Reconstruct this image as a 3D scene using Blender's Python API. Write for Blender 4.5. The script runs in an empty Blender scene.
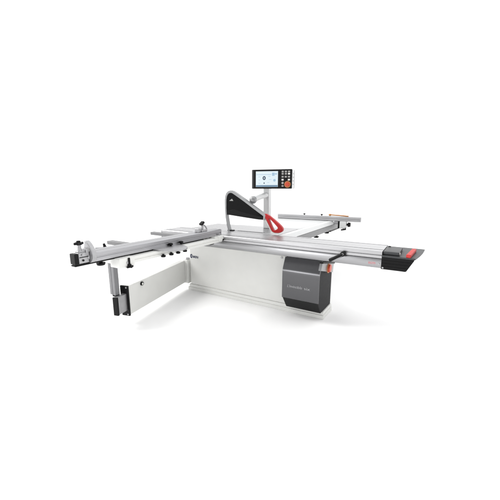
import bpy, bmesh, math, random
from mathutils import Vector, Matrix

scene = bpy.context.scene
C = scene.collection

# ---------------------------------------------------------------- camera
cam_d = bpy.data.cameras.new("camera")
cam = bpy.data.objects.new("camera", cam_d)
C.objects.link(cam)
cam.location = (0, 0, 1.45)
cam.rotation_euler = (math.radians(90 - 11.425), 0, math.radians(31.44))
cam_d.sensor_width = 36
cam_d.lens = 300.2 / 500 * 36
cam_d.clip_start = 0.05
cam_d.clip_end = 1000
scene.camera = cam

# ---------------------------------------------------------------- studio surroundings (bright white sweep, darkening added behind the photographer for contrast on metal)
w = bpy.data.worlds.new("World")
scene.world = w
w.use_nodes = True
nt = w.node_tree
nt.nodes.clear()
out = nt.nodes.new("ShaderNodeOutputWorld")
bg = nt.nodes.new("ShaderNodeBackground")
tc = nt.nodes.new("ShaderNodeTexCoord")
dt = nt.nodes.new("ShaderNodeVectorMath"); dt.operation = 'DOT_PRODUCT'
dt.inputs[1].default_value = (0.42, -0.86, 0.12)
rp = nt.nodes.new("ShaderNodeValToRGB")
rp.color_ramp.interpolation = 'EASE'
e = rp.color_ramp.elements
e[0].position = 0.0; e[0].color = (1, 1, 1, 1)
e[1].position = 1.0; e[1].color = (0.22, 0.22, 0.225, 1)
e2 = rp.color_ramp.elements.new(0.30); e2.color = (1, 1, 1, 1)
e3 = rp.color_ramp.elements.new(0.80); e3.color = (0.34, 0.34, 0.345, 1)
nt.links.new(tc.outputs['Generated'], dt.inputs[0])
nt.links.new(dt.outputs['Value'], rp.inputs['Fac'])
# added world brightness: back right for metal reflections, overhead to lift the floor
def lobe(vec, a, b, lo, hi):
    n = nt.nodes.new("ShaderNodeVectorMath"); n.operation = 'DOT_PRODUCT'; n.inputs[1].default_value = vec
    nt.links.new(tc.outputs['Generated'], n.inputs[0])
    m = nt.nodes.new("ShaderNodeMapRange"); m.interpolation_type = 'SMOOTHSTEP'
    for k, v in (('From Min', a), ('From Max', b), ('To Min', lo), ('To Max', hi)): m.inputs[k].default_value = v
    nt.links.new(n.outputs['Value'], m.inputs['Value'])
    return m.outputs['Result']
mul = nt.nodes.new("ShaderNodeMath"); mul.operation = 'MULTIPLY'
nt.links.new(lobe((0.35, 0.94, 0.0), 0.45, 1.0, 1.20, 1.76), mul.inputs[0])
nt.links.new(lobe((0, 0, 1), 0.45, 1.0, 1.0, 1.35), mul.inputs[1])
nt.links.new(rp.outputs['Color'], bg.inputs['Color'])
nt.links.new(mul.outputs[0], bg.inputs['Strength'])
nt.links.new(bg.outputs['Background'], out.inputs['Surface'])

# large soft key from the upper left, in front of the machine
def sun(name, direction, strength, angle):
    d = bpy.data.lights.new(name, 'SUN')
    d.energy = strength; d.angle = math.radians(angle); d.color = (1, 0.985, 0.96)
    o = bpy.data.objects.new(name, d)
    C.objects.link(o)
    o.rotation_euler = Vector(direction).to_track_quat('-Z', 'Y').to_euler()
    return o
sun("key_light", (0.88, 0.36, -0.85), 1.6, 22)

# strip light added low behind the photographer to draw the bright line along the cover's bend
al = bpy.data.lights.new("bend_highlight_light", 'AREA')
al.shape = 'RECTANGLE'; al.size = 1.7; al.size_y = 1.0; al.energy = 62
alo = bpy.data.objects.new("bend_highlight_light", al); C.objects.link(alo)
alo.location = (-3.5, -3.0, 1.50)
alo.rotation_euler = (Vector((-1.18, 2.99, .57)) - alo.location).to_track_quat('-Z', 'Y').to_euler()

vs = scene.view_settings
vs.view_transform = 'Standard'; vs.look = 'None'; vs.gamma = 1; vs.exposure = 0.0
vs.use_curve_mapping = False
scene.cycles.max_bounces = 8

# ---------------------------------------------------------------- materials
def mat(name, col, rough=0.5, metal=0.0, noise=0.04, scale=30, stretch=(1, 1, 1), bump=0.0, bscale=200,
        rvar=0.06, emit=None, coat=0.0, spec=0.5):
    m = bpy.data.materials.new(name); m.use_nodes = True
    n = m.node_tree.nodes; l = m.node_tree.links
    b = n["Principled BSDF"]
    b.inputs['Metallic'].default_value = metal
    b.inputs['Coat Weight'].default_value = coat
    b.inputs['Specular IOR Level'].default_value = spec
    t = n.new("ShaderNodeTexCoord")
    mp = n.new("ShaderNodeMapping"); mp.inputs['Scale'].default_value = stretch
    l.new(t.outputs['Object'], mp.inputs['Vector'])
    nz = n.new("ShaderNodeTexNoise"); nz.inputs['Scale'].default_value = scale; nz.inputs['Detail'].default_value = 4
    l.new(mp.outputs['Vector'], nz.inputs['Vector'])
    r = n.new("ShaderNodeValToRGB")
    r.color_ramp.elements[0].position = 0.3; r.color_ramp.elements[1].position = 0.7
    r.color_ramp.elements[0].color = tuple(c * (1 - noise) for c in col) + (1,)
    r.color_ramp.elements[1].color = tuple(min(1, c * (1 + noise)) for c in col) + (1,)
    l.new(nz.outputs['Fac'], r.inputs['Fac'])
    l.new(r.outputs['Color'], b.inputs['Base Color'])
    mr = n.new("ShaderNodeMapRange")
    mr.inputs['To Min'].default_value = max(0.02, rough - rvar); mr.inputs['To Max'].default_value = rough + rvar
    l.new(nz.outputs['Fac'], mr.inputs['Value']); l.new(mr.outputs['Result'], b.inputs['Roughness'])
    if bump:
        nb = n.new("ShaderNodeTexNoise"); nb.inputs['Scale'].default_value = bscale; nb.inputs['Detail'].default_value = 3
        l.new(mp.outputs['Vector'], nb.inputs['Vector'])
        bp = n.new("ShaderNodeBump"); bp.inputs['Strength'].default_value = bump; bp.inputs['Distance'].default_value = 0.002
        l.new(nb.outputs['Fac'], bp.inputs['Height']); l.new(bp.outputs['Normal'], b.inputs['Normal'])
    if emit:
        b.inputs['Emission Color'].default_value = tuple(emit[:3]) + (1,)
        b.inputs['Emission Strength'].default_value = emit[3]
    return m

M = dict(
    floor=mat('studio_white', (0.95, 0.95, 0.95), 0.75, noise=0.004, scale=3, spec=0.2),
    white=mat('cream_white_paint', (0.775, 0.777, 0.752), 0.42, noise=0.015, scale=8, bump=0.06, bscale=260),
    palegrey=mat('pale_grey_paint', (0.70, 0.71, 0.71), 0.45, noise=0.015, scale=8, bump=0.05, bscale=260),
    alu=mat('anodised_aluminium', (0.44, 0.44, 0.45), 0.34, 0.92, noise=0.05, scale=14, stretch=(0.6, 12, 12), bump=0.04, bscale=60),
    aluv=mat('anodised_aluminium_crosswise', (0.41, 0.41, 0.425), 0.36, 0.92, noise=0.05, scale=14, stretch=(12, 0.6, 12), bump=0.04, bscale=60),
    cast=mat('ground_cast_iron', (0.40, 0.40, 0.41), 0.27, 0.95, noise=0.03, rvar=.03, scale=18, stretch=(1, 6, 6), bump=0.0, bscale=80),
    steel=mat('grey_steel', (0.42, 0.42, 0.43), 0.42, 0.8, noise=0.06, scale=20, bump=0.05),
    zinc=mat('die_cast_metal', (0.40, 0.40, 0.41), 0.38, 0.75, noise=0.07, scale=40, bump=0.08, bscale=150),
    greypaint=mat('grey_satin_paint', (0.21, 0.21, 0.218), 0.4, 0.1, noise=0.04, scale=14, bump=0.04),
    railgrey=mat('dark_grey_steel', (0.20, 0.20, 0.205), 0.42, 0.3, noise=0.05, scale=14, bump=0.04),
    exttop=mat('table_grey_paint', (0.60, 0.61, 0.615), 0.4, noise=0.02, scale=8, bump=0.03, bscale=260),
    alu_shaded=mat('anodised_aluminium_shaded', (0.35, 0.35, 0.36), 0.32, 0.92, noise=0.05, scale=14, stretch=(0.6, 12, 12), bump=0.03, bscale=60),  # copy of the aluminium for the guide beam, its shading put into the base
    graphite=mat('graphite_metallic_paint', (0.11, 0.11, 0.115), 0.24, 0.85, noise=0.01, rvar=.01, scale=25, stretch=(.3, 1, 1), spec=0.5),
    dark=mat('dark_grey_paint', (0.011, 0.011, 0.0125), 0.6, noise=0.05, scale=30, bump=0.04, bscale=300, spec=0.16),
    black=mat('black_plastic', (0.006, 0.006, 0.0065), 0.42, noise=0.12, scale=50, bump=0.10, bscale=400, spec=0.16),
    smoke=mat('dark_inner_panel', (0.004, 0.004, 0.0045), 0.16, noise=0.1, scale=20, spec=0.12),
    charcoal=mat('charcoal_plastic', (0.050, 0.052, 0.055), 0.48, noise=0.1, scale=60, bump=0.12, bscale=400, spec=0.25),
    rim=mat('satin_grey_rim', (0.31, 0.315, 0.32), 0.35, 0.5, noise=0.04, scale=20),
    red=mat('red_plastic', (0.46, 0.008, 0.010), 0.35, noise=0.06, scale=30, spec=0.3),
    pad=mat('red_rubber_pad', (0.52, 0.022, 0.018), 0.55, noise=0.08, scale=60, bump=0.1, bscale=300),
    orange=mat('orange_red_button', (0.60, 0.06, 0.02), 0.35, noise=0.05),
    yellow=mat('pale_amber_ring', (0.50, 0.20, 0.06), 0.4, noise=0.05),
    brass=mat('amber_rod', (0.50, 0.20, 0.05), 0.35, 0.3, noise=0.08),
    navy=mat('navy_ink', (0.020, 0.028, 0.075), 0.45, noise=0.04),
    redink=mat('red_ink', (0.62, 0.15, 0.17), 0.5, noise=0.04),
    silver=mat('silver_lettering', (0.36, 0.36, 0.37), 0.35, 0.5, noise=0.04),
    screen=mat('lit_screen', (0.02, 0.02, 0.02), 0.15, noise=0.01, emit=(0.82, 0.94, 1.0, 0.9)),
    screen_lo=mat('lit_screen_blue_bar', (0.02, 0.02, 0.02), 0.15, noise=0.01, emit=(0.16, 0.30, 0.45, 0.8)),
    screen_mid=mat('lit_screen_pale_blue', (0.02, 0.02, 0.02), 0.15, noise=0.01, emit=(0.45, 0.66, 0.85, 0.8)),
    screen_dk=mat('lit_screen_dark_icon', (0.02, 0.03, 0.05), 0.15, noise=0.01, emit=(0.05, 0.09, 0.14, 0.5)),
    key=mat('grey_key', (0.34, 0.34, 0.33), 0.4, noise=0.05),
    keylit=mat('white_key', (0.80, 0.80, 0.76), 0.4, noise=0.02),
)

# ---------------------------------------------------------------- helpers
ROOT = Vector((-2.0, 3.3, 0.0))

class MB:
    def __init__(s): s.bm = bmesh.new()
    def box(s, x0, x1, y0, y1, z0, z1):
        return s.obox(((x0 + x1) / 2, (y0 + y1) / 2, (z0 + z1) / 2), ((1, 0, 0), (0, 1, 0), (0, 0, 1)),
                      (abs(x1 - x0) / 2, abs(y1 - y0) / 2, abs(z1 - z0) / 2))
    def obox(s, c, ax, h):
        c = Vector(c); ax = [Vector(a) for a in ax]
        v = [s.bm.verts.new(c + ax[0] * h[0] * i + ax[1] * h[1] * j + ax[2] * h[2] * k)
             for i in (-1, 1) for j in (-1, 1) for k in (-1, 1)]
        for f in ((0, 1, 3, 2), (4, 6, 7, 5), (0, 4, 5, 1), (2, 3, 7, 6), (0, 2, 6, 4), (1, 5, 7, 3)):
            s.bm.faces.new([v[i] for i in f])
        return s
    def prism(s, pts, ext):
        ext = Vector(ext)
        a = [s.bm.verts.new(Vector(p)) for p in pts]
        b = [s.bm.verts.new(Vector(p) + ext) for p in pts]
        n = len(pts)
        s.bm.faces.new(a); s.bm.faces.new(b[::-1])
        for i in range(n):
            s.bm.faces.new((a[i], b[i], b[(i + 1) % n], a[(i + 1) % n]))
        return s
    def ring(s, outer, inner, ext):
        """closed band between two loops of equal length, thickened by ext"""
        ext = Vector(ext); n = len(outer)
        A = [s.bm.verts.new(Vector(p)) for p in outer]; B = [s.bm.verts.new(Vector(p)) for p in inner]
        A2 = [s.bm.verts.new(Vector(p) + ext) for p in outer]; B2 = [s.bm.verts.new(Vector(p) + ext) for p in inner]
        for i in range(n):
            j = (i + 1) % n
            s.bm.faces.new((A[i], A[j], B[j], B[i])); s.bm.faces.new((A2[i], B2[i], B2[j], A2[j]))
            s.bm.faces.new((A[i], A2[i], A2[j], A[j])); s.bm.faces.new((B[i], B[j], B2[j], B2[i]))
        return s
    def cyl(s, p0, p1, r0, r1=None, n=24):
        p0, p1 = Vector(p0), Vector(p1); r1 = r0 if r1 is None else r1
        q = (p1 - p0).to_track_quat('Z', 'Y')
        L = [[s.bm.verts.new(p + q @ Vector((r * math.cos(2 * math.pi * i / n), r * math.sin(2 * math.pi * i / n), 0)))
              for i in range(n)] for p, r in ((p0, r0), (p1, r1))]
        for i in range(n):
            s.bm.faces.new((L[0][i], L[0][(i + 1) % n], L[1][(i + 1) % n], L[1][i]))
        s.bm.faces.new(L[0][::-1]); s.bm.faces.new(L[1])
        return s
    def ball(s, c, r, sc=(1, 1, 1)):
        bmesh.ops.create_uvsphere(s.bm, u_segments=24, v_segments=14, radius=r,
                                  matrix=Matrix.Translation(Vector(c)) @ Matrix.Diagonal((*sc, 1)))
        return s
    def tube(s, pts, r, n=12):
        P = [Vector(p) for p in pts]; loops = []
        for i, p in enumerate(P):
            d = (P[min(i + 1, len(P) - 1)] - P[max(i - 1, 0)]).normalized()
            q = d.to_track_quat('Z', 'Y')
            loops.append([s.bm.verts.new(p + q @ Vector((r * math.cos(2 * math.pi * k / n), r * math.sin(2 * math.pi * k / n), 0))) for k in range(n)])
        for a, b in zip(loops, loops[1:]):
            best = min(range(n), key=lambda o: sum((a[k].co - b[(k + o) % n].co).length for k in range(n)))
            for k in range(n):
                s.bm.faces.new((a[k], a[(k + 1) % n], b[(k + 1 + best) % n], b[(k + best) % n]))
        s.bm.faces.new(loops[0][::-1]); s.bm.faces.new(loops[-1])
        return s
    def star(s, c, ax0, ax1, axn, r, h, lobes=5):
        c, ax0, ax1, axn = Vector(c), Vector(ax0), Vector(ax1), Vector(axn)
        n = lobes * 8
        pts = []
        for i in range(n):
            a = 2 * math.pi * i / n
            rr = r * (0.78 + 0.22 * math.cos(lobes * a))
            pts.append(c + ax0 * rr * math.cos(a) + ax1 * rr * math.sin(a))
        return s.prism(pts, axn * h)
    def build(s, name, m, parent, bevel=0.003, label=None, angle=32):
        bmesh.ops.recalc_face_normals(s.bm, faces=s.bm.faces[:])
        bmesh.ops.translate(s.bm, verts=s.bm.verts[:], vec=-ROOT)
        me = bpy.data.meshes.new(name); s.bm.to_mesh(me); s.bm.free()
        me.polygons.foreach_set('use_smooth', [True] * len(me.polygons))
        me.set_sharp_from_angle(angle=math.radians(angle))
        me.materials.append(M[m])
        o = bpy.data.objects.new(name, me); C.objects.link(o)
        o.parent = parent
        if bevel:
            b = o.modifiers.new('bevel', 'BEVEL'); b.width = bevel; b.segments = 2
            b.limit_method = 'ANGLE'; b.angle_limit = math.radians(35); b.harden_normals = True
        if label: o['label'] = label
        return o

def text(name, body, size, m, parent, origin, right, up, extrude=0.001, shear=0.0, width=None, bold=0.0, label=None):
    cu = bpy.data.curves.new(name, 'FONT'); cu.body = body; cu.size = size; cu.extrude = extrude
    cu.shear = shear; cu.offset = bold
    tmp = bpy.data.objects.new(name + '_curve', cu); C.objects.link(tmp)
    dg = bpy.context.evaluated_depsgraph_get(); dg.update()
    me = bpy.data.meshes.new_from_object(tmp.evaluated_get(dg))
    bpy.data.objects.remove(tmp)
    R, U = Vector(right).normalized(), Vector(up).normalized(); N = R.cross(U)
    xs = [v.co.x for v in me.vertices]
    k = width / (max(xs) - min(xs)) if width else 1.0
    for v in me.vertices:
        v.co = Vector(origin) + R * ((v.co.x - min(xs)) * k) + U * v.co.y + N * v.co.z - ROOT
    me.materials.clear(); me.materials.append(M[m])
    me.name = name
    o = bpy.data.objects.new(name, me); C.objects.link(o); o.parent = parent
    if label: o['label'] = label
    return o

def xz(pts, y): return [(p[0], y, p[1]) for p in pts]
def yz(pts, x): return [(x, p[0], p[1]) for p in pts]
def smooth_poly(pts, closed=True, it=2):
    for _ in range(it):
        q = []
        n = len(pts)
        for i in range(n):
            a, b = Vector(pts[i]), Vector(pts[(i + 1) % n])
            q += [tuple(a.lerp(b, .25)), tuple(a.lerp(b, .75))]
        pts = q
    return pts

# ---------------------------------------------------------------- the floor
bm = bmesh.new()
bmesh.ops.create_circle(bm, cap_ends=True, segments=96, radius=400)
me = bpy.data.meshes.new('floor'); bm.to_mesh(me); bm.free(); me.materials.append(M['floor'])
fl = bpy.data.objects.new('floor', me); C.objects.link(fl); fl['kind'] = 'structure'

# ---------------------------------------------------------------- the machine
saw = bpy.data.objects.new('panel_saw', None); C.objects.link(saw)
saw.location = ROOT
saw['label'] = 'white and graphite sliding table panel saw with long aluminium carriage standing on white floor'
saw['category'] = 'panel saw'

# ---- cabinet
cab = MB().box(-2.955, -1.40, 3.165, 3.90, 0.088, 0.725).build('cabinet', 'white', saw, 0.006)
pl = MB()
pl.box(-2.995, -0.950, 3.146, 3.475, 0.0, 0.046).box(-2.975, -0.958, 3.153, 3.47, 0.046, 0.088)
pl.box(-2.98, -1.5, 3.475, 3.88, 0.0, 0.085)
pl.build('plinth', 'white', cab, 0.004)
MB().cyl((-1.492, 3.166, 0.655), (-1.492, 3.157, 0.655), 0.013).cyl((-1.492, 3.158, 0.655), (-1.492, 3.154, 0.655), 0.006, n=6).build('screw', 'zinc', cab, 0.001)
lg = MB()
lc = Vector((-2.925, 3.1645, 0.508))
lg.ring([lc + Vector((0.022 * math.cos(a * math.pi / 16), 0, 0.03 * math.sin(a * math.pi / 16))) for a in range(32)],
        [lc + Vector((0.009 * math.cos(a * math.pi / 16) + .003, 0, 0.012 * math.sin(a * math.pi / 16))) for a in range(32)], (0, -0.003, 0))
lg.build('emblem', 'navy', cab, 0)
text('lettering', 'scm', 0.062, 'navy', cab, (-2.893, 3.1625, 0.488), (1, 0, 0), (0, 0, 1), 0.0015, width=0.098, bold=0.0016)

# ---- motor cover
mc_prof = [(3.46, 0.088), (3.10, 0.088), (2.992, 0.238), (2.992, 0.538), (3.010, 0.588), (3.060, 0.698), (3.46, 0.700)]
cover = MB().prism(yz(mc_prof, -1.392), (0.421, 0, 0)).build('motor_cover', 'dark', saw, 0.004)
arc = [(3.109 - .125 * math.cos(t), .532 + .125 * math.sin(t)) for t in [math.radians(25 * i / 8) for i in range(9)]]
sh = [(2.990, 0.236), (2.984, 0.240)] + arc + [(3.054, 0.700), (3.062, 0.698), (3.012, .59), (2.990, .535)]
MB().prism(yz(sh, -1.396), (0.432, 0, 0)).build('front_shell', 'graphite', cover, 0)
MB().prism([(-1.390, 3.0965, .092), (-.972, 3.0965, .092), (-.972, 2.990, .236), (-1.390, 2.990, .236)], (0, .01, 0)).build('lower_grille', 'black', cover, 0.002)
ly = 2.9815
text('lettering', "L'invincibile", 0.042, 'silver', cover, (-1.332, ly + .0015, 0.372), (1, 0, 0), (0, 0, 1), 0.0015, shear=0.35, width=0.178)
text('lettering', "six", 0.042, 'silver', cover, (-1.130, ly + .0015, 0.372), (1, 0, 0), (0, 0, 1), 0.0015, width=0.068)
cb = MB().prism([(-0.972, 2.990, 0.690), (-0.972, 3.430, 0.600), (-0.972, 3.400, 0.498), (-0.972, 2.955, 0.618)], (0.030, 0, 0))
cb = cb.build('control_box', 'rim', cover, 0.004)
MB().prism([(-0.974, 2.990, 0.703), (-0.974, 3.445, 0.612), (-0.974, 3.440, 0.596), (-0.974, 2.990, 0.691)], (0.040, 0, 0)).build('box_lid', 'black', cb, 0.003)
bc = Vector((-0.942, 3.215, 0.592))
MB().cyl(bc, bc + Vector((0.006, 0, 0)), 0.058, 0.056, 32).build('button_ring', 'yellow', cb, 0.001)
MB().cyl(bc + Vector((.006, 0, 0)), bc + Vector((0.026, 0, 0)), 0.047, 0.042, 32).build('stop_button', 'orange', cb, 0.003)

# ---- main table, insert, extension table
tb = MB().box(-3.03, -1.625, 3.302, 3.940, 0.845, 0.898)
for x in (-2.9, -2.5, -2.1, -1.75): tb.box(x - .012, x + .012, 3.34, 3.90, 0.745, 0.845)
tb = tb.build('saw_table', 'cast', saw, 0.004)
ins = MB().box(-2.42, -1.72, 3.318, 3.392, 0.890, 0.8995).build('blade_insert', 'steel', tb, 0.001)
MB().box(-2.33, -1.86, 3.344, 3.352, 0.895, 0.9008).box(-2.26, -1.84, 3.372, 3.386, .895, .9008).build('blade_slot_and_reflection', 'black', tb, 0)  # blade slot; the rear black strip paints in the guard's reflection
MB().box(-3.03, -1.62, 3.945, 3.953, 0.85, 0.894).build('joint_strip', 'steel', tb, 0.001)
ext = MB().box(-2.66, -1.62, 3.957, 5.80, 0.852, 0.897).build('extension_table', 'exttop', saw, 0.004)
xs_ = MB()
for x in (-2.6, -1.7): xs_.box(x - .02, x + .02, 3.96, 5.75, 0.80, 0.852)
xs_.build('stiffener', 'palegrey', ext, 0.003)

# ---- rip fence rail
rail = MB().box(-1.60, -1.500, 3.30, 5.77, .752, .840).build('fence_rail', 'railgrey', saw, 0.003)
MB().prism([(-1.612, 3.30, .843), (-1.503, 3.30, .843), (-1.503, 3.30, .850), (-1.540, 3.30, .897), (-1.612, 3.30, .897)], (0, 2.465, 0)).build('scale_strip', 'palegrey', rail, 0.002)
MB().box(-1.605, -1.494, 5.770, 5.795, 0.745, 0.885).build('rail_end_cap', 'black', rail, 0.004)
for y in (4.485, 5.02):
    MB().cyl((-1.535, y, 0.756), (-1.535, y, 0.735), 0.018).cyl((-1.535, y, 0.736), (-1.535, y, 0.712), 0.045, 0.036).build('levelling_knob', 'black', rail, 0.004)
MB().box(-1.57, -1.52, 5.2, 5.70, 0.715, 0.752).build('lower_rack', 'black', rail, 0.004)

# ---- rip fence
rf = MB().prism([(-2.60, 5.33, .9), (-2.60, 5.31, .9), (-2.60, 5.30, .905), (-2.60, 5.30, .935), (-2.60, 5.305, .938), (-2.60, 5.305, .944),
                 (-2.60, 5.30, .947), (-2.60, 5.30, .978), (-2.60, 5.306, .984), (-2.60, 5.36, .984), (-2.60, 5.365, .978), (-2.60, 5.365, .9)],
                (1.545, 0, 0)).build('rip_fence', 'alu', saw, 0.0015)
MB().box(-2.606, -2.598, 5.302, 5.363, .901, .982).build('fence_end_plate', 'steel', rf, 0.002)
MB().box(-1.057, -1.050, 5.302, 5.363, .901, .982).build('fence_end_plate', 'zinc', rf, 0.002)
MB().tube([(-1.58, 5.33, 1.004), (-1.42, 5.33, 1.000), (-1.26, 5.33, .992)], 0.010).build('lever', 'brass', rf, 0)
MB().ball((-1.585, 5.33, 1.004), 0.018, (1.5, 1, 1)).build('lever_knob', 'brass', rf, 0)
for x in (-2.07, -1.738):
    MB().cyl((x, 5.335, .984), (x, 5.335, .996), 0.008).cyl((x, 5.335, .994), (x, 5.335, 1.012), 0.022, 0.018).build('locking_knob', 'black', rf, 0.003)
ck = MB().box(-1.395, -1.285, 5.28, 5.40, 0.775, 0.902).box(-1.34, -1.30, 5.285, 5.39, 0.755, 0.776).build('fence_carriage', 'palegrey', rf, 0.008)
MB().box(-1.425, -1.396, 5.285, 5.40, 0.775, 0.898).build('carriage_plate', 'black', rf, 0.004)
MB().box(-1.50, -1.426, 5.30, 5.39, 0.846, 0.898).build('carriage_slide', 'steel', rf, 0.004)
MB().cyl((-1.285, 5.345, .845), (-1.262, 5.345, .845), 0.018).cyl((-1.265, 5.345, .845), (-1.222, 5.345, .845), 0.042, 0.036).build('clamp_knob', 'black', rf, 0.005)
MB().tube([(-1.30, 5.30, .80), (-1.28, 5.27, .77), (-1.36, 5.27, .755)], 0.014).build('clamp_lever', 'black', rf, 0)

# ---- sliding carriage
cp = [(2.886, .836), (2.885, .860), (2.899, .861), (2.899, .870), (2.885, .871), (2.885, .893), (2.892, .900),
      (2.958, .900), (2.958, .880), (2.980, .880), (2.980, .900), (3.050, .900), (3.050, .8975), (3.056, .8975), (3.056, .900), (3.120, .900), (3.120, .8975), (3.126, .8975), (3.126, .900), (3.222, .900), (3.222, .882), (3.240, .882), (3.240, .900),
      (3.286, .900), (3.290, .896), (3.290, .836)]
car = MB().prism(yz(cp, -3.207), (2.842, 0, 0)).build('sliding_carriage', 'alu', saw, 0.0012)
gp = [(2.905, .836), (2.905, .829), (2.888, .827), (2.884, .815), (2.8825, .795), (2.8825, .778), (2.886, .760), (2.893, .748), (2.906, .740), (2.930, .737),
      (3.26, .737), (3.278, .75), (3.280, .829), (3.26, .829), (3.26, .836)]
gr = MB().prism(yz(gp, -3.200), (2.835, 0, 0)).build('guide_beam', 'alu_shaded', saw, 0.0008, angle=24)
text('lettering', 'scm', 0.040, 'redink', gr, (-0.475, 2.8822, 0.776), (1, 0, 0), (0, 0, 1), 0.0008, width=0.060)
MB().cyl((-0.385, 2.886, .782), (-0.385, 2.877, .782), 0.009).build('screw', 'steel', gr, 0.001)
MB().box(-3.214, -3.207, 2.887, 3.288, .74, .897).build('carriage_end_plate', 'railgrey', car, 0.003)
# clamp handle on the front of the guide
h = MB().cyl((-0.705, 2.884, .845), (-0.705, 2.842, .845), 0.024)
h = h.build('clamp_handle', 'black', gr, 0.004)
MB().cyl((-0.700, 2.850, .848), (-0.815, 2.842, .777), 0.013, 0.017).ball((-0.817, 2.842, .776), 0.0175).build('grip', 'black', h, 0)
MB().cyl((-0.705, 2.843, .845), (-0.705, 2.838, .845), 0.011, n=6).build('bolt', 'zinc', h, 0.001)

# ---- end cap (push table end) at the operator's end
ecp = [(-0.366, .736), (-0.168, .736), (-0.158, .740), (-0.105, .842), (-0.105, .850), (-0.366, .850)]
ec = MB().prism(xz(ecp, 2.885), (0, .40, 0)).build('end_cap', 'black', saw, 0.005)
rb = MB()
for z, x1 in ((.762, -.150), (.790, -.136), (.818, -.121)):
    rb.box(-.364, x1 - .004, 2.879, 2.886, z - .004, z + .004)
rb.build('rib', 'black', ec, 0.002)
tp = smooth_poly([(-0.366, 2.882), (-0.366, 2.884), (-0.10, 2.884), (-.098, 2.884), (-0.058, 3.16), (-0.043, 3.40), (-.045, 3.402), (-.36, 3.41), (-.366, 3.41), (-.366, 3.40)], it=1)
MB().prism([(x, y, .850) for x, y in tp], (0, 0, .015)).build('end_table', 'charcoal', ec, 0.003)
bk = MB().prism([(-.362, 2.912, .865), (-.362, 2.905, .880), (-.362, 2.915, .898), (-.362, 3.20, .900), (-.362, 3.22, .890), (-.362, 3.22, .865)], (.136, 0, 0)).build('clamp_block', 'charcoal', ec, 0.006)
MB().cyl((-.228, 2.93, .882), (-.221, 2.93, .882), 0.013).build('indicator', 'keylit', bk, 0.002)
MB().cyl((-.340, 3.18, .899), (-.340, 3.18, .906), 0.012).build('bolt', 'black', bk, 0.002)
MB().prism([(-.172, 2.888, .864), (-.134, 2.884, .864), (-.108, 3.215, .864), (-.146, 3.22, .864)], (0, 0, .030)).build('push_pad', 'pad', ec, 0.006)
MB().cyl((-0.350, 2.886, .752), (-0.350, 2.878, .752), 0.008).build('screw', 'zinc', ec, 0.001)

# ---- squaring frame hung on the carriage
fr = MB()
fr.prism([(-2.25, 1.50, .832), (-2.152, 1.50, .832), (-2.150, 1.50, .834), (-2.150, 1.50, .855), (-2.156, 1.50, .857), (-2.156, 1.50, .862),
          (-2.150, 1.50, .864), (-2.150, 1.50, .884), (-2.154, 1.50, .888), (-2.25, 1.50, .888)], (0, 1.372, 0))
frame = fr.build('squaring_frame', 'white', saw, 0.003)
MB().box(-2.60, -2.25, 1.570, 1.650, .800, .868).build('end_crossbar', 'white', frame, 0.005)
eb = MB().box(-2.27, -2.143, 1.470, 1.62, .812, .892).build('frame_end_block', 'white', frame, 0.006)
MB().cyl((-2.143, 1.545, .850), (-2.137, 1.545, .850), 0.011).build('screw', 'zinc', eb, 0.001)
MB().box(-3.01, -2.25, 1.935, 2.005, .862, .900).build('crossbar', 'railgrey', frame, 0.004)
MB().box(-3.165, -2.25, 2.66, 2.725, .862, .900).build('crossbar', 'railgrey', frame, 0.004)
k = MB().cyl((-2.137, 1.557, .890), (-2.137, 1.557, .825), 0.009)
k.star((-2.137, 1.557, .822), (1, 0, 0), (0, 1, 0), (0, 0, -1), 0.034, 0.016); k.cyl((-2.137, 1.557, .836), (-2.137, 1.557, .821), 0.016)
k.build('locking_knob', 'black', frame, 0.003)
qd = [(-2.24 + 0.275 * math.cos(a), 2.035 + 0.165 * math.sin(a), .889) for a in [math.radians(-88 + 176 * i / 20) for i in range(21)]]
qd = MB().prism(qd, (0, 0, .014)).build('mitre_quadrant', 'zinc', frame, 0.003)
for (x, y) in ((-2.142, 1.935), (-2.140, 2.035), (-2.138, 2.125), (-2.142, 2.225)):
    MB().cyl((x, y, .852), (x, y, .838), 0.010).cyl((x, y, .840), (x, y, .822), 0.024, 0.021).build('index_knob', 'black', frame, 0.004)
for (x, y) in ((-2.185, 2.075), (-2.180, 2.215)):
    MB().cyl((x, y, .903), (x, y, .915), 0.012).cyl((x, y, .912), (x, y, .932), 0.024, 0.020).build('index_knob', 'black', qd, 0.004)
hk = MB().box(-2.262, -2.140, 2.800, 2.900, .846, .906).box(-2.255, -2.15, 2.74, 2.81, .888, .900).build('carriage_hook', 'white', frame, 0.005)
MB().cyl((-2.185, 2.865, .905), (-2.185, 2.865, .928), 0.009).build('pin', 'zinc', hk, 0.001)
MB().box(-2.185, -2.135, 2.868, 2.90, .842, .866).build('hook_clamp', 'black', hk, 0.006)
MB().box(-2.262, -2.205, 2.72, 2.79, .806, .834).build('hook_clamp', 'black', hk, 0.006)
MB().cyl((-2.275, 2.70, .832), (-2.275, 2.70, .812), 0.022).build('index_knob', 'black', frame, 0.004)

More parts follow.
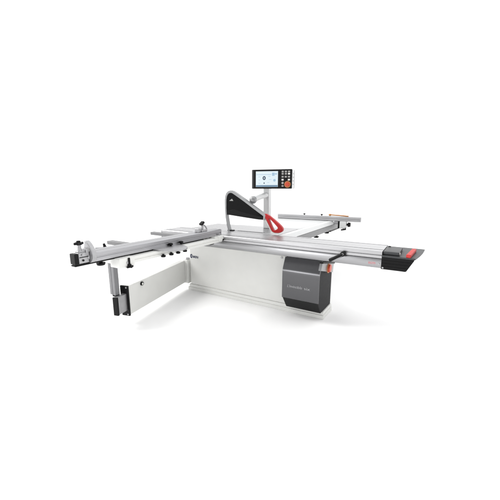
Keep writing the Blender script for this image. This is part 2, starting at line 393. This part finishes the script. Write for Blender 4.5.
# ---- crosscut fence
fx = [(-2.205, .900), (-2.203, .902), (-2.203, .928), (-2.209, .930), (-2.209, .938), (-2.203, .940), (-2.203, .968), (-2.210, .975),
      (-2.255, .975), (-2.255, .968), (-2.264, .968), (-2.264, .975), (-2.335, .975), (-2.340, .970), (-2.340, .900)]
fence = MB().prism([(x, 1.30, z) for x, z in fx], (0, 1.62, 0)).build('crosscut_fence', 'aluv', saw, 0.0012)
MB().box(-2.345, -2.201, 2.92, 2.930, .902, .972).build('fence_end_plate', 'aluv', fence, 0.002)
MB().box(-2.262, -2.207, 1.152, 2.60, .888, .9005).build('under_rail', 'black', fence, 0.003)
k = MB().cyl((-2.245, 1.375, .888), (-2.245, 1.375, .872), 0.014).cyl((-2.245, 1.375, .874), (-2.245, 1.375, .852), 0.036, 0.030)
k.build('levelling_knob', 'black', fence, 0.005)
st = MB().tube([(-2.56, 1.53, .93), (-2.53, 1.565, .93), (-2.495, 1.605, .93)], 0.010).build('stop_arm', 'steel', fence, 0)
MB().cyl((-2.505, 1.590, .930), (-2.515, 1.585, .972), 0.016, 0.009).build('arm_tip', 'black', st, 0.002)
MB().box(-2.52, -2.34, 1.56, 1.60, .912, .934).build('arm_bracket', 'steel', fence, 0.004)

# ---- flip stop at the near end of the fence
fs = MB()
fs.box(-2.262, -2.200, 1.180, 1.262, .906, .990).box(-2.255, -2.206, 1.184, 1.25, .985, 1.003)
fs = fs.build('flip_stop', 'zinc', fence, 0.010)
MB().box(-2.266, -2.197, 1.150, 1.180, .904, .986).build('stop_face', 'black', fs, 0.006)
dd = smooth_poly([(-2.255, 1.066), (-2.235, 1.066), (-2.200, 1.040), (-2.168, 1.000), (-2.155, .955), (-2.170, .915), (-2.215, .893), (-2.300, .893),
                  (-2.335, .93), (-2.330, .98), (-2.278, .99), (-2.262, 1.03)], it=2)
n_ = len(dd)
fp = MB().prism(xz(dd, 1.264), (0, .034, 0)).build('flip_plate', 'zinc', fs, 0.004)
MB().cyl((-2.205, 1.2625, 1.000), (-2.205, 1.2605, 1.000), 0.013).build('plate_hole', 'keylit', fp, 0)
MB().cyl((-2.235, 1.263, .950), (-2.235, 1.246, .950), 0.040, 0.034).build('pivot_boss', 'zinc', fs, 0.004)
MB().cyl((-2.235, 1.247, .955), (-2.235, 1.243, .955), 0.011).build('bolt', 'black', fs, 0.001)
MB().box(-2.2005, -2.1985, 1.186, 1.258, .951, .957).build('body_slot', 'black', fs, 0)
MB().cyl((-2.200, 1.212, .972), (-2.192, 1.212, .972), 0.010).build('bolt', 'steel', fs, 0.001)
MB().cyl((-2.200, 1.212, .930), (-2.195, 1.212, .930), 0.008).build('bolt', 'black', fs, 0.001)
MB().box(-2.258, -2.196, 1.238, 1.262, .962, 1.012).build('stop_bracket', 'steel', fs, 0.004)
k = MB().cyl((-2.225, 1.205, 1.000), (-2.225, 1.205, 1.050), 0.016, 0.013).build('knob_stem', 'zinc', fs, 0.002)
MB().star((-2.225, 1.205, 1.048), (1, 0, 0), (0, 1, 0), (0, 0, 1), 0.037, 0.018, 4).cyl((-2.225, 1.205, 1.042), (-2.225, 1.205, 1.078), 0.014).build('star_knob', 'black', k, 0.004)

# ---- flip stop near the saw table
f2 = MB().box(-2.300, -2.215, 2.585, 2.680, .975, 1.000).build('flip_stop', 'zinc', fence, 0.006)
MB().tube([(-2.25, 2.63, .995), (-2.25, 2.632, 1.035), (-2.25, 2.640, 1.058)], 0.014).build('stop_post', 'zinc', f2, 0)
MB().tube([(-2.25, 2.638, 1.058), (-2.25, 2.675, 1.040), (-2.25, 2.708, 1.005), (-2.25, 2.712, .982)], 0.008).build('stop_blade', 'zinc', f2, 0)
MB().obox((-2.25, 2.628, 1.070), ((1, 0, 0), (0, .87, .5), (0, -.5, .87)), (.022, .028, .013)).build('lever_tip', 'black', f2, 0.005)
MB().box(-2.285, -2.225, 2.54, 2.585, .975, 1.018).build('clamp', 'steel', f2, 0.006)

# ---- swinging support arm, telescopic tube and leg
P0 = Vector((-3.046, 3.178, 0)); P1 = Vector((-2.725, 1.938, 0))
d = (P1 - P0).normalized(); nrm = Vector((-d.y, d.x, 0))
if nrm.x < 0: nrm = -nrm
L = (P1 - P0).length
def armbox(b, s0, s1, n0, n1, z0, z1):
    c = P0 + d * ((s0 + s1) / 2) + nrm * ((n0 + n1) / 2); c.z = (z0 + z1) / 2
    return b.obox(c, (d, nrm, (0, 0, 1)), (abs(s1 - s0) / 2, abs(n1 - n0) / 2, abs(z1 - z0) / 2))
arm = armbox(MB(), 0.02, L - .012, -0.085, 0, .100, .430).build('support_arm', 'white', saw, 0.008)
col = MB().box(-3.065, -2.975, 3.130, 3.245, .092, .445).build('pivot_column', 'white', arm, 0.012)
MB().cyl((-3.02, 3.19, .445), (-3.02, 3.19, .470), 0.03).build('pivot_pin', 'zinc', col, 0.003)
ep = armbox(MB(), L - .012, L + .008, -0.092, 0.008, .094, .436).build('arm_flange', 'black', arm, 0.004)
for z in (.115, .418):
    c = P0 + d * (L + .008) + nrm * -0.010; c.z = z
    MB().cyl(c, c + d * .008, 0.009).build('bolt', 'zinc', ep, 0.001)
kp = P0 + d * (L - .235) + nrm * 0.0; kp.z = .392
MB().cyl(kp, kp + nrm * .020, 0.024, 0.021).build('latch_knob', 'black', arm, 0.003)
MB().cyl(kp + nrm * .02 + d * .006, kp + nrm * .023 + d * .006, 0.013).build('latch_face', 'keylit', arm, 0.001)
tu = armbox(MB(), L - .02, L + .135, -0.066, -0.014, .158, .350).build('telescopic_tube', 'steel', arm, 0.006)
armbox(MB(), L + .135, L + .157, -0.069, -0.010, .154, .353).build('tube_cap', 'black', tu, 0.005)
leg = MB().box(-2.853, -2.763, 1.822, 1.870, .356, .842).box(-2.853, -2.812, 1.818, 1.826, .356, .842).box(-2.806, -2.763, 1.818, 1.826, .356, .842)
leg = leg.build('support_leg', 'greypaint', saw, 0.003)
MB().box(-2.83, -2.775, 1.825, 1.875, .334, .358).build('leg_foot', 'black', leg, 0.003)
MB().box(-2.87, -2.74, 1.80, 1.99, .840, .864).build('leg_bracket', 'white', leg, 0.004)

# ---- blade guard
def curve_pts(c):
    return c
outer = [(-2.362, .893), (-2.388, .98), (-2.406, 1.09), (-2.414, 1.20), (-2.413, 1.31), (-2.404, 1.365), (-2.387, 1.402), (-2.356, 1.428), (-2.320, 1.437),
         (-2.285, 1.431), (-2.231, 1.403), (-2.093, 1.322), (-1.943, 1.231), (-1.790, 1.140), (-1.800, 1.070)]
inner = [(-2.336, .893), (-2.362, .985), (-2.381, 1.09), (-2.388, 1.20), (-2.386, 1.31), (-2.378, 1.352), (-2.364, 1.380), (-2.343, 1.398), (-2.318, 1.404),
         (-2.292, 1.400), (-2.245, 1.375), (-2.106, 1.294), (-1.957, 1.202), (-1.822, 1.120), (-1.826, 1.072)]
rim = MB()
for yy, t in ((3.296, .054),):
    n = len(outer)
    for i in range(n - 1):
        a, b, c_, d_ = outer[i], outer[i + 1], inner[i + 1], inner[i]
    A = [rim.bm.verts.new((p[0], yy, p[1])) for p in outer]; B = [rim.bm.verts.new((p[0], yy, p[1])) for p in inner]
    A2 = [rim.bm.verts.new((p[0], yy + t, p[1])) for p in outer]; B2 = [rim.bm.verts.new((p[0], yy + t, p[1])) for p in inner]
    for i in range(n - 1):
        for q in ((A[i], A[i + 1], B[i + 1], B[i]), (A2[i], B2[i], B2[i + 1], A2[i + 1]), (A[i], A2[i], A2[i + 1], A[i + 1]), (B[i], B[i + 1], B2[i + 1], B2[i])):
            rim.bm.faces.new(q)
    for i in (0, n - 1): rim.bm.faces.new((A[i], B[i], B2[i], A2[i]))
guard = rim.build('blade_guard', 'rim', saw, 0.004)
up = [p for p in inner[2:]]
panel = [(-2.388, 1.117)] + inner[3:-1] + [(-1.822, 1.073), (-1.899, 1.074), (-2.094, 1.090)]
MB().prism(xz(panel, 3.306), (0, .036, 0)).build('guard_panel', 'smoke', guard, 0.001)
band = [(-2.386, 1.117), (-2.386, 1.163), (-2.325, 1.178), (-2.262, 1.190), (-2.16, 1.166), (-2.0, 1.135), (-1.84, 1.112), (-1.824, 1.074), (-1.899, 1.076), (-2.094, 1.092)]
MB().prism(xz(band, 3.300), (0, .010, 0)).build('guard_lower_band', 'black', guard, 0.002)
MB().prism([(-2.345, 3.3045, 1.300), (-2.278, 3.3045, 1.300), (-2.300, 3.3045, 1.328)], (0, .003, 0)).build('emblem', 'key', guard, 0)
MB().box(-2.375, -2.29, 3.298, 3.352, .8985, .912).build('guard_foot', 'black', guard, 0.003)
hs = smooth_poly([(-1.828, 1.150), (-1.768, 1.150), (-1.628, 1.054), (-1.560, .998), (-1.548, .962), (-1.580, .926), (-1.680, .922), (-1.712, .962), (-1.768, 1.064)], it=1)
hi = smooth_poly([(-1.748, 1.092), (-1.735, 1.094), (-1.690, 1.058), (-1.634, 1.006), (-1.614, .982), (-1.640, .962), (-1.672, .950), (-1.690, .975), (-1.724, 1.044)], it=1)
hr = MB().ring(xz(hs, 3.298), xz(hi, 3.298), (0, .040, 0)).build('guard_handle', 'red', guard, 0.004)
ho = [(x - .016, z - .012) for x, z in hs]
cen = Vector((-1.675, 1.01))
ho2 = [tuple(cen + (Vector(p) - cen) * .86) for p in ho]
MB().ring(xz(ho, 3.306), xz(ho2, 3.306), (0, .028, 0)).build('handle_edging', 'keylit', hr, 0.003)

# ---- post, guard arm and control panel
post = MB().box(-2.100, -2.012, 3.795, 3.880, .898, 1.52).build('control_post', 'palegrey', saw, 0.010)
ga = MB().tube([(-2.055, 3.80, 1.372), (-2.045, 3.62, 1.352), (-2.030, 3.44, 1.325), (-2.025, 3.385, 1.318)], 0.036, 20).build('guard_arm', 'palegrey', post, 0)
MB().ball((-2.025, 3.39, 1.315), 0.050).build('arm_joint', 'rim', ga, 0)

cc = Vector((-1.900, 3.66, 1.584))
az = math.radians(-76.4)
N = Vector((math.cos(az), math.sin(az), 0)); Rt = Vector((-N.y, N.x, 0)); Up = Vector((0, 0, 1))
def pbox(b, r0, r1, n0, n1, z0, z1):
    c = cc + Rt * ((r0 + r1) / 2) + N * ((n0 + n1) / 2) + Up * ((z0 + z1) / 2)
    return b.obox(c, (Rt, N, Up), (abs(r1 - r0) / 2, abs(n1 - n0) / 2, abs(z1 - z0) / 2))
def pp(r_, z_, n_=0.0): return cc + Rt * r_ + Up * z_ + N * n_
HW, HH = 0.272, 0.126
cpn = pbox(MB(), -HW, HW, -0.030, 0, -HH, HH).build('control_panel', 'black', saw, 0.006)
hb = pbox(MB(), -HW + .02, HW + .004, -0.150, -0.031, -HH + .004, HH - .003).build('panel_housing', 'palegrey', cpn, 0.008)
pbox(MB(), -HW + .03, HW + .008, -0.172, -0.150, -HH + .004, HH - .006).build('housing_back', 'steel', hb, 0.004)
for i in range(4):
    z = -0.07 + i * 0.047
    pbox(MB(), HW + .003, HW + .007, -0.115, -0.065, z - .008, z + .008).build('connector', 'rim', hb, 0.002)
pbox(MB(), -HW - .002, -HW + .022, -0.026, .0035, -HH + .003, HH - .003).build('side_trim', 'charcoal', cpn, 0.003)
S0, S1, Z0, Z1 = -0.218, 0.086, -0.102, 0.102
scr = pbox(MB(), S0, S1, 0, .002, Z0, Z1).build('screen', 'screen', cpn, 0)
pbox(MB(), S0 + .002, S1 - .002, .002, .003, Z0 + .001, Z0 + .024).build('status_bar', 'screen_lo', scr, 0)
pbox(MB(), S0 + .006, S1 - .090, .002, .003, Z1 - .046, Z1 - .040).build('menu_line', 'screen_mid', scr, 0)
u = MB(); pbox(u, S1 - .080, S1 - .045, .002, .003, Z1 - .060, Z1 - .020); pbox(u, S1 - .042, S1 - .012, .002, .0032, Z1 - .044, Z1 - .028)
u.build('menu_icon', 'screen_mid', scr, 0)
cI = pp(-0.102, 0.014, .002)
ri = MB().ring([cI + Rt * .022 * math.cos(a * math.pi / 16) + Up * .026 * math.sin(a * math.pi / 16) for a in range(32)],
               [cI + Rt * .008 * math.cos(a * math.pi / 16) + Up * .009 * math.sin(a * math.pi / 16) for a in range(32)], N * .001)
ri.build('gauge_icon', 'screen_dk', scr, 0)
u = MB(); u.cyl(pp(-0.102, -0.052, .002), pp(-0.102, -0.052, .003), 0.009); u.build('gauge_icon', 'screen_dk', scr, 0)
u = MB(); u.cyl(pp(0.040, -0.016, .002), pp(0.040, -0.016, .003), 0.017); u.build('dial_icon', 'screen_mid', scr, 0)
for (a, b, c_) in ((-.17, .03, .030), (-.17, -.01, .024), (-.03, .035, .030), (-.02, -.005, .036), (-.045, -.045, .030), (-.17, -.055, .026)):
    pbox(MB(), a - c_ / 2, a + c_ / 2, .002, .0028, b - .0022, b + .0022).build('reading', 'screen_mid', scr, 0)
# keypad at the right of the screen
cols = (0.150, 0.192, 0.234)
for j, z in enumerate((0.094, 0.066, 0.028, -0.010)):
    for i, x in enumerate(cols):
        lit = (j, i) in ((1, 2), (3, 0), (3, 2))
        if j == 3 and i == 1: continue
        pbox(MB(), x - .014, x + .014, 0, .006, z - .011, z + .011).build('key', 'keylit' if lit else 'key', cpn, 0.003)
MB().cyl(pp(.152, -.052), pp(.152, -.052, .010), .016).build('rotary_switch', 'key', cpn, 0.002)
pbox(MB(), .138, .166, 0, .006, -.100, -.080).build('key', 'key', cpn, 0.003)
MB().cyl(pp(.216, -.070), pp(.216, -.070, .006), .044, .042, 32).build('stop_ring', 'yellow', cpn, 0.002)
MB().cyl(pp(.216, -.070, .006), pp(.216, -.070, .028), .030, .027, 32).build('stop_button', 'orange', cpn, 0.004)
